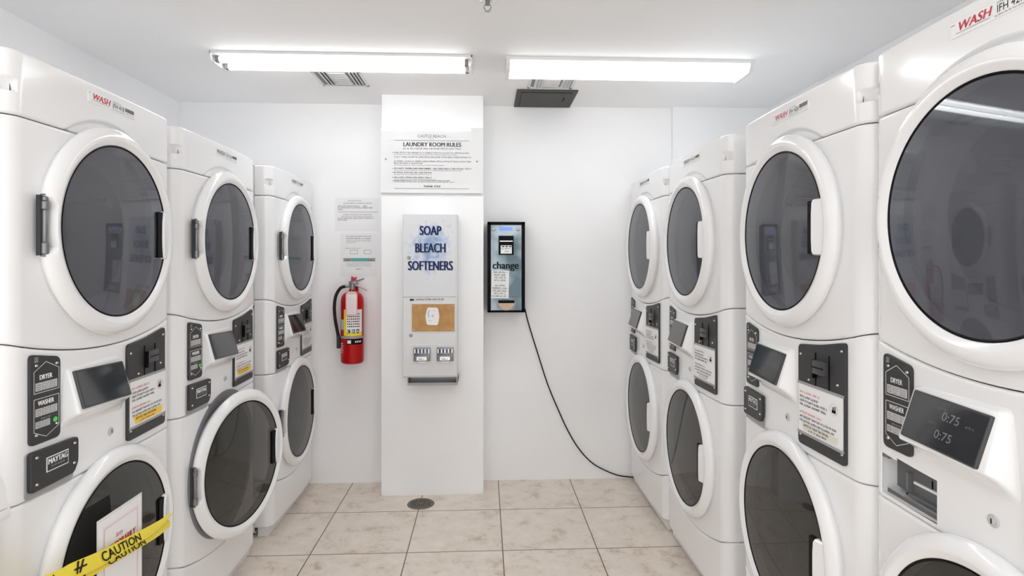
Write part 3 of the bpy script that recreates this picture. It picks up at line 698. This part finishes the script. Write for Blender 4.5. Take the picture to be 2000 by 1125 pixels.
for x in (-.050, .090):
    b = MB(); b.rbox(x-.050, x+.050, -.032, -.006, .880, .960, 'hinge', .004)
    for i in range(9): b.box(x-.044+i*.0105, x-.039+i*.0105, -.0345, -.031, .930, .954, 'navy' if i % 2 else 'steel')
    b.box(x-.030, x+.030, -.040, -.03, .886, .908, 'steel'); b.greek(x-.044, x+.044, .915, .010, 'navy', -.0335, 5)
    b.greek(x-.02, x+.02, .890, .010, 'navy', -.0405, 7); b.build('coin_slide', lo_d)
    b = MB(); b.rbox(x-.026, x+.026, -.024, -.006, .866, .880, 'white', .004); b.build('slide_catch', lo_d)
b = MB(); b.box(-.137, .164, -.020, dz, .733, .739, 'midgrey'); b.box(-.137, -.131, -.014, dz, .733, .775, 'midgrey'); b.box(.158, .164, -.014, dz, .733, .775, 'grey'); b.box(-.137, .164, .05, dz, .735, .775, 'hinge'); b.box(-.137, .164, -.024, -.018, .733, .748, 'grey'); b.build('delivery_tray', e)

# ------------------------------------------------------------------ change machine
e = empty('change_machine', (.143, 3.325*KY, 0)); tag(e, 'black framed coin change machine hung on the wall right of the pillar', 'change machine')
D = YB-3.325*KY
b = MB(); zb, zt = 1.153, 1.742
b.box(-.123, .121, .02, D, zb, zt, 'black')
for x0, x1, z0, z1 in ((-.123, -.101, zb, zt), (.099, .121, zb, zt), (-.123, .121, zt-.020, zt), (-.123, .121, zb, zb+.014)): b.rbox(x0, x1, -.006, .03, z0, z1, 'black', .003)
b.build('case', e)
b = MB(); b.box(-.102, .100, .004, .022, zb+.013, zt-.018, 'steelblue'); b.box(-.095, .095, .0032, .0045, 1.628, 1.630, 'midgrey'); b.box(-.1, .095, .0032, .0045, 1.253, 1.255, 'midgrey'); b.box(.077, .0785, .0032, .0045, 1.628, 1.70, 'midgrey'); fp = b.build('face_plate', e)
for x in (-.083, .077): b = MB(); b.lathe([(.0001, -.010), (.008, -.009), (.012, -.004), (.013, .005)], 'lightgrey', 18, c=(x, 0, 1.695)); b.build('key_lock', e)
b = MB(); b.box(-.045, .038, -.001, .005, 1.688, 1.706, 'bluelamp'); b.build('indicator_light', e)
b = MB(); b.rbox(-.050, .046, -.030, .006, 1.528, 1.650, 'black', .004); b.box(-.044, .040, -.033, -.028, 1.612, 1.618, 'steel'); ba = b.build('bill_acceptor', e)
b = MB(); b.box(-.038, .034, -.0318, -.0295, 1.535, 1.588, 'paper'); [b.quad(-.030+i*.023, -.014+i*.023, 1.577, 1.584, 'ink', -.0322) for i in range(3)]; b.greek(-.034, .030, 1.563, .009, 'ink', -.0322, 4); b.greek(-.012, .016, 1.545, .008, 'ink2', -.0322, 5); b.build('bill_label', ba)
b = MB(); b.text('change', -.004, 1.437, .046, 'black', .0022, wid=.168, bold=.05); b.build('lettering', fp, smooth=0)
b = MB(); b.T = Matrix.Translation((-.040, 0, 1.335)) @ Matrix.Rotation(.02, 4, 'Y'); b.box(-.058, .056, -.002, .003, -.090, .090, 'paper')
for i, (l, r_) in enumerate(((-.045, .045), (-.042, .042), (-.036, .038), (-.040, .036), None or (0, 0), (-.034, .034), (-.050, .050), (-.046, .046), (-.038, .040), (-.052, .048))):
    if l: b.greek(l, r_, .074-i*.0172, .0105, 'ink', -.0026, 80+i)
b.build('taped_note', fp)
b = MB()
pts = [(.052*math.cos(PI+PI*i/16), 1.222+.050*math.sin(PI+PI*i/16)) for i in range(17)]
b.prism([(p[0]*1.15, 1.226+(p[1]-1.226)*1.12) for p in pts], -.006, .004, 'hinge'); b.prism([(p[0], p[1]) for p in pts], -.0075, .004, 'tan'); b.box(-.052, .052, -.008, .004, 1.214, 1.232, 'black'); b.build('coin_cup', e)
b = MB(); b.text('M', 0, 0, .001, 'midgrey') if False else None
cpts = [(.275, 1.165), (.300, 1.06), (.363, .858), (.43, .65), (.504, .472), (.57, .33), (.645, .207), (.73, .115), (.822, .060), (.92, .022), (1.03, .008)]
def catmull(P, n=6):
    out = []
    for i in range(len(P)-1):
        p0, p1, p2, p3 = P[max(i-1, 0)], P[i], P[i+1], P[min(i+2, len(P)-1)]
        for k in range(n):
            t = k/n; out.append(tuple(.5*((2*b_)+(-a+c)*t+(2*a-5*b_+4*c-d_)*t*t+(-a+3*b_-3*c+d_)*t**3) for a, b_, c, d_ in zip(p0, p1, p2, p3)))
    out.append(P[-1]); return out
b = MB(); b.tube([(x, YB-.012, z) for x, z in catmull([(p[0], p[1]) for p in cpts])], .0042, 'rubber', 8)
tag(b.build('power_cord'), 'black power cord sagging down the wall from the change machine to the floor', 'cord')

# ------------------------------------------------------------------ notices on the wall
def notice(name, x0, x1, z0, z1, label):
    o = empty(name, ((x0+x1)/2, YB, 0)); tag(o, label, 'notice', 'paper notices on the back wall'); return o, (x1-x0)/2
o, hw = notice('paper_notice', -1.0, -.708, 1.687, 1.912, 'upper white paper notice taped to the wall, above the drawing notice')
b = MB(); b.box(-hw, hw, -.0015, 0, 1.687, 1.912, 'paper'); y = -.002
b.greek(-.06, .03, 1.889, .006, 'ink3', y, 1); b.greek(-.09, .10, 1.872, .007, 'ink3', y, 2); b.greek(-.125, .02, 1.852, .008, 'ink2', y, 3); b.greek(.04, .07, 1.852, .008, 'ink2', y, 33); b.greek(-.125, .115, 1.841, .008, 'ink2', y, 4); b.greek(-.125, -.085, 1.829, .008, 'ink2', y, 5)
b.quad(-.125, .14, 1.816, 1.818, 'ink2', y); b.greek(-.09, .10, 1.796, .007, 'ink3', y, 6); b.greek(-.10, .11, 1.784, .006, 'ink3', y, 7); b.greek(-.125, .115, 1.771, .008, 'ink2', y, 8); b.greek(-.125, -.06, 1.759, .008, 'ink2', y, 9)
b.build('sheet', o, smooth=0)
o, hw = notice('paper_notice', -.964, -.717, 1.384, 1.675, 'lower white paper notice with grey-green band, above the fire extinguisher')
b = MB(); b.box(-hw, hw, -.0015, 0, 1.384, 1.675, 'paper')
b.greek(-.085, .085, 1.650, .007, 'ink3', y, 1); b.text('', 0, 0, 1, 'ink') if False else None; b.greek(-.085, .085, 1.634, .009, 'ink3', y, 2); b.greek(-.085, .085, 1.620, .006, 'ink3', y, 3); b.greek(-.085, -.01, 1.610, .005, 'ink3', y, 4); b.greek(-.09, .015, 1.570, .006, 'ink3', y, 5)
for x0, x1 in ((-.058, -.008), (.034, .080)):
    for q in ((x0, x1, 1.560, 1.562), (x0, x1, 1.535, 1.537), (x0, x0+.002, 1.535, 1.562), (x1-.002, x1, 1.535, 1.562)): b.quad(*q, 'ink3', y)
b.quad(-.103, .108, 1.485, 1.508, 'grey', y); b.quad(-.05, .06, 1.487, 1.506, 'teal', y-.0003); b.greek(-.095, -.055, 1.49, .008, 'ink', y-.0006, 6); b.greek(.06, .10, 1.49, .008, 'ink', y-.0006, 6)
for i in range(3): b.greek(-.08, .085, 1.472-i*.010, .005, 'ink3', y, 50+i)
b.greek(-.018, .028, 1.428, .009, 'ink2', y, 9); b.build('sheet', o, smooth=0)

# ------------------------------------------------------------------ fire extinguisher
e = empty('fire_extinguisher', (-.862, YB-.102, 0)); tag(e, 'red fire extinguisher with black hose and inspection tag hung on the back wall', 'fire extinguisher')
b = MB(); b.lathe([(.0001, .822), (.060, .822), (.068, .826), (.0735, .838), (.0735, 1.225), (.070, 1.252), (.058, 1.272), (.034, 1.286), (.022, 1.292), (.022, 1.302), (.0001, 1.302)], 'redpaint', 48, axis='z'); b.build('cylinder', e, smooth=50)
def wrap(a0, a1, z0, z1, m, r=.0741, n=16):
    vs = []; 
    for z in (z0, z1):
        for i in range(n+1): a = a0+(a1-a0)*i/n; vs.append((r*math.sin(a), -r*math.cos(a), z))
    return vs, [(i, i+1, n+2+i, n+1+i) for i in range(n)]
def wmap(r): return lambda x, z: (r*math.sin(x/r), -r*math.cos(x/r), z)
b = MB(); b.add(*wrap(-.58, 1.15, 1.005, 1.175, 'x'), 'yellow'); b.add(*wrap(-.30, 1.15, 1.030, 1.175, 'x', .0744), 'paper')
b.add(*wrap(-1.15, -.60, 1.045, 1.110, 'x', .0744), 'lightgrey'); b.add(*wrap(-.3, 1.25, .950, .985, 'x', .0744), 'black'); 
for i in range(3): a = -.20+i*.38; b.add(*wrap(a, a+.25, 1.022, 1.048, 'x', .0747, 5), 'ink'); b.text('CBA'[i], .0747*(a+.125), 1.026, .018, 'paper', fmap=wmap(.0751), bold=.01)
for i in range(6):
    for k_ in range(7): a = -.22+k_*.16; b.add(*wrap(a, a+.10, 1.062+i*.016, 1.070+i*.016, 'x', .0747, 3), 'ink' if (i+k_) % 4 else 'redink')
for i in range(5): b.add(*wrap(-1.1, -.7+.05*(i % 2), .895+i*.014, .903+i*.014, 'x', .0744, 5), 'salmon')
b.add(*wrap(-.22, .10, .957, .978, 'x', .0747, 6), 'paper'); b.text('FIRST ALERT', 0, 0, .001, 'paper') if False else None
for i in range(4): b.add(*wrap(.45+i*.16, .55+i*.16, .962, .974, 'x', .0747, 3), 'paper')
b.build('label_wrap', e, smooth=0)
b = MB(); b.lathe([(.0745, .988), (.0765, .989), (.0765, 1.002), (.0745, 1.003)], 'grey', 40, axis='z'); b.f = [f for f in b.f if len(f) < 10]; b.m = b.m[:len(b.f)]; b.build('strap', e)
b = MB(); b.lathe([(.018, 1.295), (.018, 1.335), (.014, 1.345), (.0001, 1.345)], 'hinge', 20, axis='z'); b.tube([(-.012, 0, 1.325), (-.045, -.004, 1.322)], .009, 'hinge', 12); b.rbox(-.020, .030, -.014, .014, 1.335, 1.356, 'hinge', .004); vb = b.build('valve', e)
b = MB(); b.tube([(-.01, 0, 1.350), (.03, 0, 1.356), (.075, 0, 1.372)], [.007, .0065, .005], 'hinge', 8); b.build('top_lever', e)
b = MB(); b.tube([(.005, 0, 1.335), (.04, 0, 1.326), (.075, 0, 1.308), (.098, 0, 1.296)], [.008, .008, .0075, .006], 'lightgrey', 8); b.build('carry_handle', e)
b = MB(); b.prism(rpoly([(-.008, 1.357), (.022, 1.357), (.030, 1.385), (.012, 1.378), (-.006, 1.388)], .004), -.006, .006, 'redink'); b.build('safety_seal', e)
b = MB(); hp = catmull([(-.045, 0, 1.322), (-.075, -.008, 1.310), (-.103, -.012, 1.262), (-.113, -.012, 1.19), (-.108, -.012, 1.11), (-.094, -.012, 1.03), (-.086, -.012, .99)]); b.tube(hp, .0105, 'rubber', 14); b.build('hose', e)
b = MB(); b.tube([(-.088, -.012, 1.000), (-.086, -.012, .985), (-.084, -.012, .92)], [.012, .013, .014], 'dark', 14); b.build('nozzle', e)
b = MB(); b.prism(rpoly([(-.024, 1.138), (.048, 1.140), (.050, 1.275), (.036, 1.292), (-.010, 1.292), (-.024, 1.275)], .004), -.082, -.0805, 'salmon'); b.prism(rrect(-.014, .040, 1.148, 1.272, .003), -.0826, -.081, 'paper'); 
for i in range(9): b.greek(-.011, .037, 1.155+i*.012, .005, 'pink', -.083, i)
b.tube([(.012, -.081, 1.290), (.010, -.03, 1.32), (.006, -.012, 1.335)], .0012, 'lightgrey', 6); b.build('inspection_tag', e)
b = MB(); b.box(-.02, .02, .072, .10, 1.05, 1.34, 'redpaint'); b.box(-.012, .012, .016, .10, 1.325, 1.34, 'grey'); b.build('wall_bracket', e)

# ------------------------------------------------------------------ out-of-order sign and caution tape on the taped washer
e = empty('out_of_order_sign', (-1.056, 1.535*KY, 0), RL); tag(e, 'laminated white sign with red border tucked behind the caution tape', 'sign')
b = MB(); b.box(-.106, .104, 0, .0015, .478, .765, 'plexi'); b.box(-.100, .098, -.0008, 0, .486, .757, 'paper')
y = -.0014
for q in ((-.078, .078, .728, .7292), (-.078, -.0768, .51, .7292), (.0768, .078, .51, .7292), (-.078, .078, .51, .5112)): b.quad(*q, 'pink', y)
for q in ((-.082, .082, .733, .7336), (-.082, -.0814, .505, .7336), (.0814, .082, .505, .7336), (-.082, .082, .505, .5056)): b.quad(*q, 'pink', y)
b.text('Sorry', -.01, .686, .012, 'redink', y, wid=.034, shear=.3); b.text('TEMPORARILY', 0, .655, .020, 'redink', y, wid=.135, bold=.05); b.build('sheet', e, smooth=0)

def ribbon(name, up, lo, mats, label, texts, group):
    """up/lo: matching world points of both long edges"""
    U = catmull([tuple(p) for p in up], 8); L_ = catmull([tuple(p) for p in lo], 8); n = len(U)
    S = [0]
    for i in range(1, n): S.append(S[-1]+(Vector(U[i])-Vector(U[i-1])).length)
    def P(s, t, off=0):
        s = max(0, min(S[-1]-1e-6, s)); i = 0
        while S[i+1] < s: i += 1
        k = (s-S[i])/(S[i+1]-S[i]); a = Vector(U[i]).lerp(Vector(U[i+1]), k); c = Vector(L_[i]).lerp(Vector(L_[i+1]), k)
        p = c.lerp(a, t); nn = (a-c).cross(Vector(U[i+1])-Vector(U[i])).normalized(); nn = nn if nn.x > 0 else -nn
        return tuple(p+nn*(off+.002*math.sin(PI*t)))
    b = MB(); q = 6; V = [P(S[i], j/q, o) for o in (0, -.0006) for i in range(n) for j in range(q+1)]; w_ = q+1; o2 = n*w_
    F = []; 
    for i in range(n-1):
        for j in range(q): a = i*w_+j; F += [(a, a+1, a+1+w_, a+w_), (o2+a, o2+a+w_, o2+a+w_+1, o2+a+1)]
    b.add(V, F, mats)
    for t, s0, wd, z0, hh_ in texts: b.text(t, s0, z0, hh_, 'ink', wid=wd, bold=.012, fmap=lambda x, z: P(x, z, .0022))
    if texts:
        b.add([P(x, z, .0022) for x, z in ((.405, .25), (.412, .25), (.440, .95), (.432, .95))], [(0, 1, 2, 3)], 'ink'); b.add([P(x, z, .0022) for x, z in ((.396, .25), (.401, .25), (.420, .95), (.412, .95))], [(0, 1, 2, 3)], 'ink')
        b.add([P(x, z, .0022) for x, z in ((.392, .50), (.440, .50), (.440, .60), (.392, .60))], [(0, 1, 2, 3)], 'ink'); b.greek if False else None
    o = b.build(name, smooth=60); return tag(o, label, 'caution tape', group)
# strands run from beyond the near side of the machine to the gap at its far side
def ky(P): return [(x, y*KY, z) for x, y, z in P]
ribbon('caution_tape', ky([(-1.045, 1.00, .800), (-1.042, 1.15, .760), (-1.040, 1.289, .723), (-1.040, 1.336, .715), (-1.04, 1.427, .693), (-1.04, 1.513, .677), (-1.04, 1.656, .652), (-1.045, 1.755, .638)]),
       ky([(-1.035, 1.00, .745), (-1.032, 1.15, .710), (-1.030, 1.289, .684), (-1.029, 1.336, .674), (-1.029, 1.43, .656), (-1.030, 1.515, .645), (-1.033, 1.656, .626), (-1.043, 1.752, .630)]),
       'yellow', 'upper strand of yellow caution tape stretched across the taped washer door', [('CAUTION', .592, .185, .14, .72), ('CAUTION', .235, .185, .14, .72)], 'caution tape strands')
ribbon('caution_tape', ky([(-1.050, 1.00, .750), (-1.048, 1.15, .715), (-1.048, 1.289, .690), (-1.046, 1.336, .680), (-1.046, 1.43, .662), (-1.046, 1.515, .651), (-1.047, 1.656, .632), (-1.052, 1.755, .615)]),
       ky([(-1.046, 1.00, .705), (-1.043, 1.15, .672), (-1.042, 1.289, .652), (-1.042, 1.336, .646), (-1.040, 1.43, .636), (-1.042, 1.529, .620), (-1.044, 1.676, .597), (-1.050, 1.758, .592)]),
       'yellow', 'lower strand of yellow caution tape behind the upper strand', [('CAUTION', .62, .17, .10, .6), ('CAUTION', .36, .17, .1, .6)], 'caution tape strands')
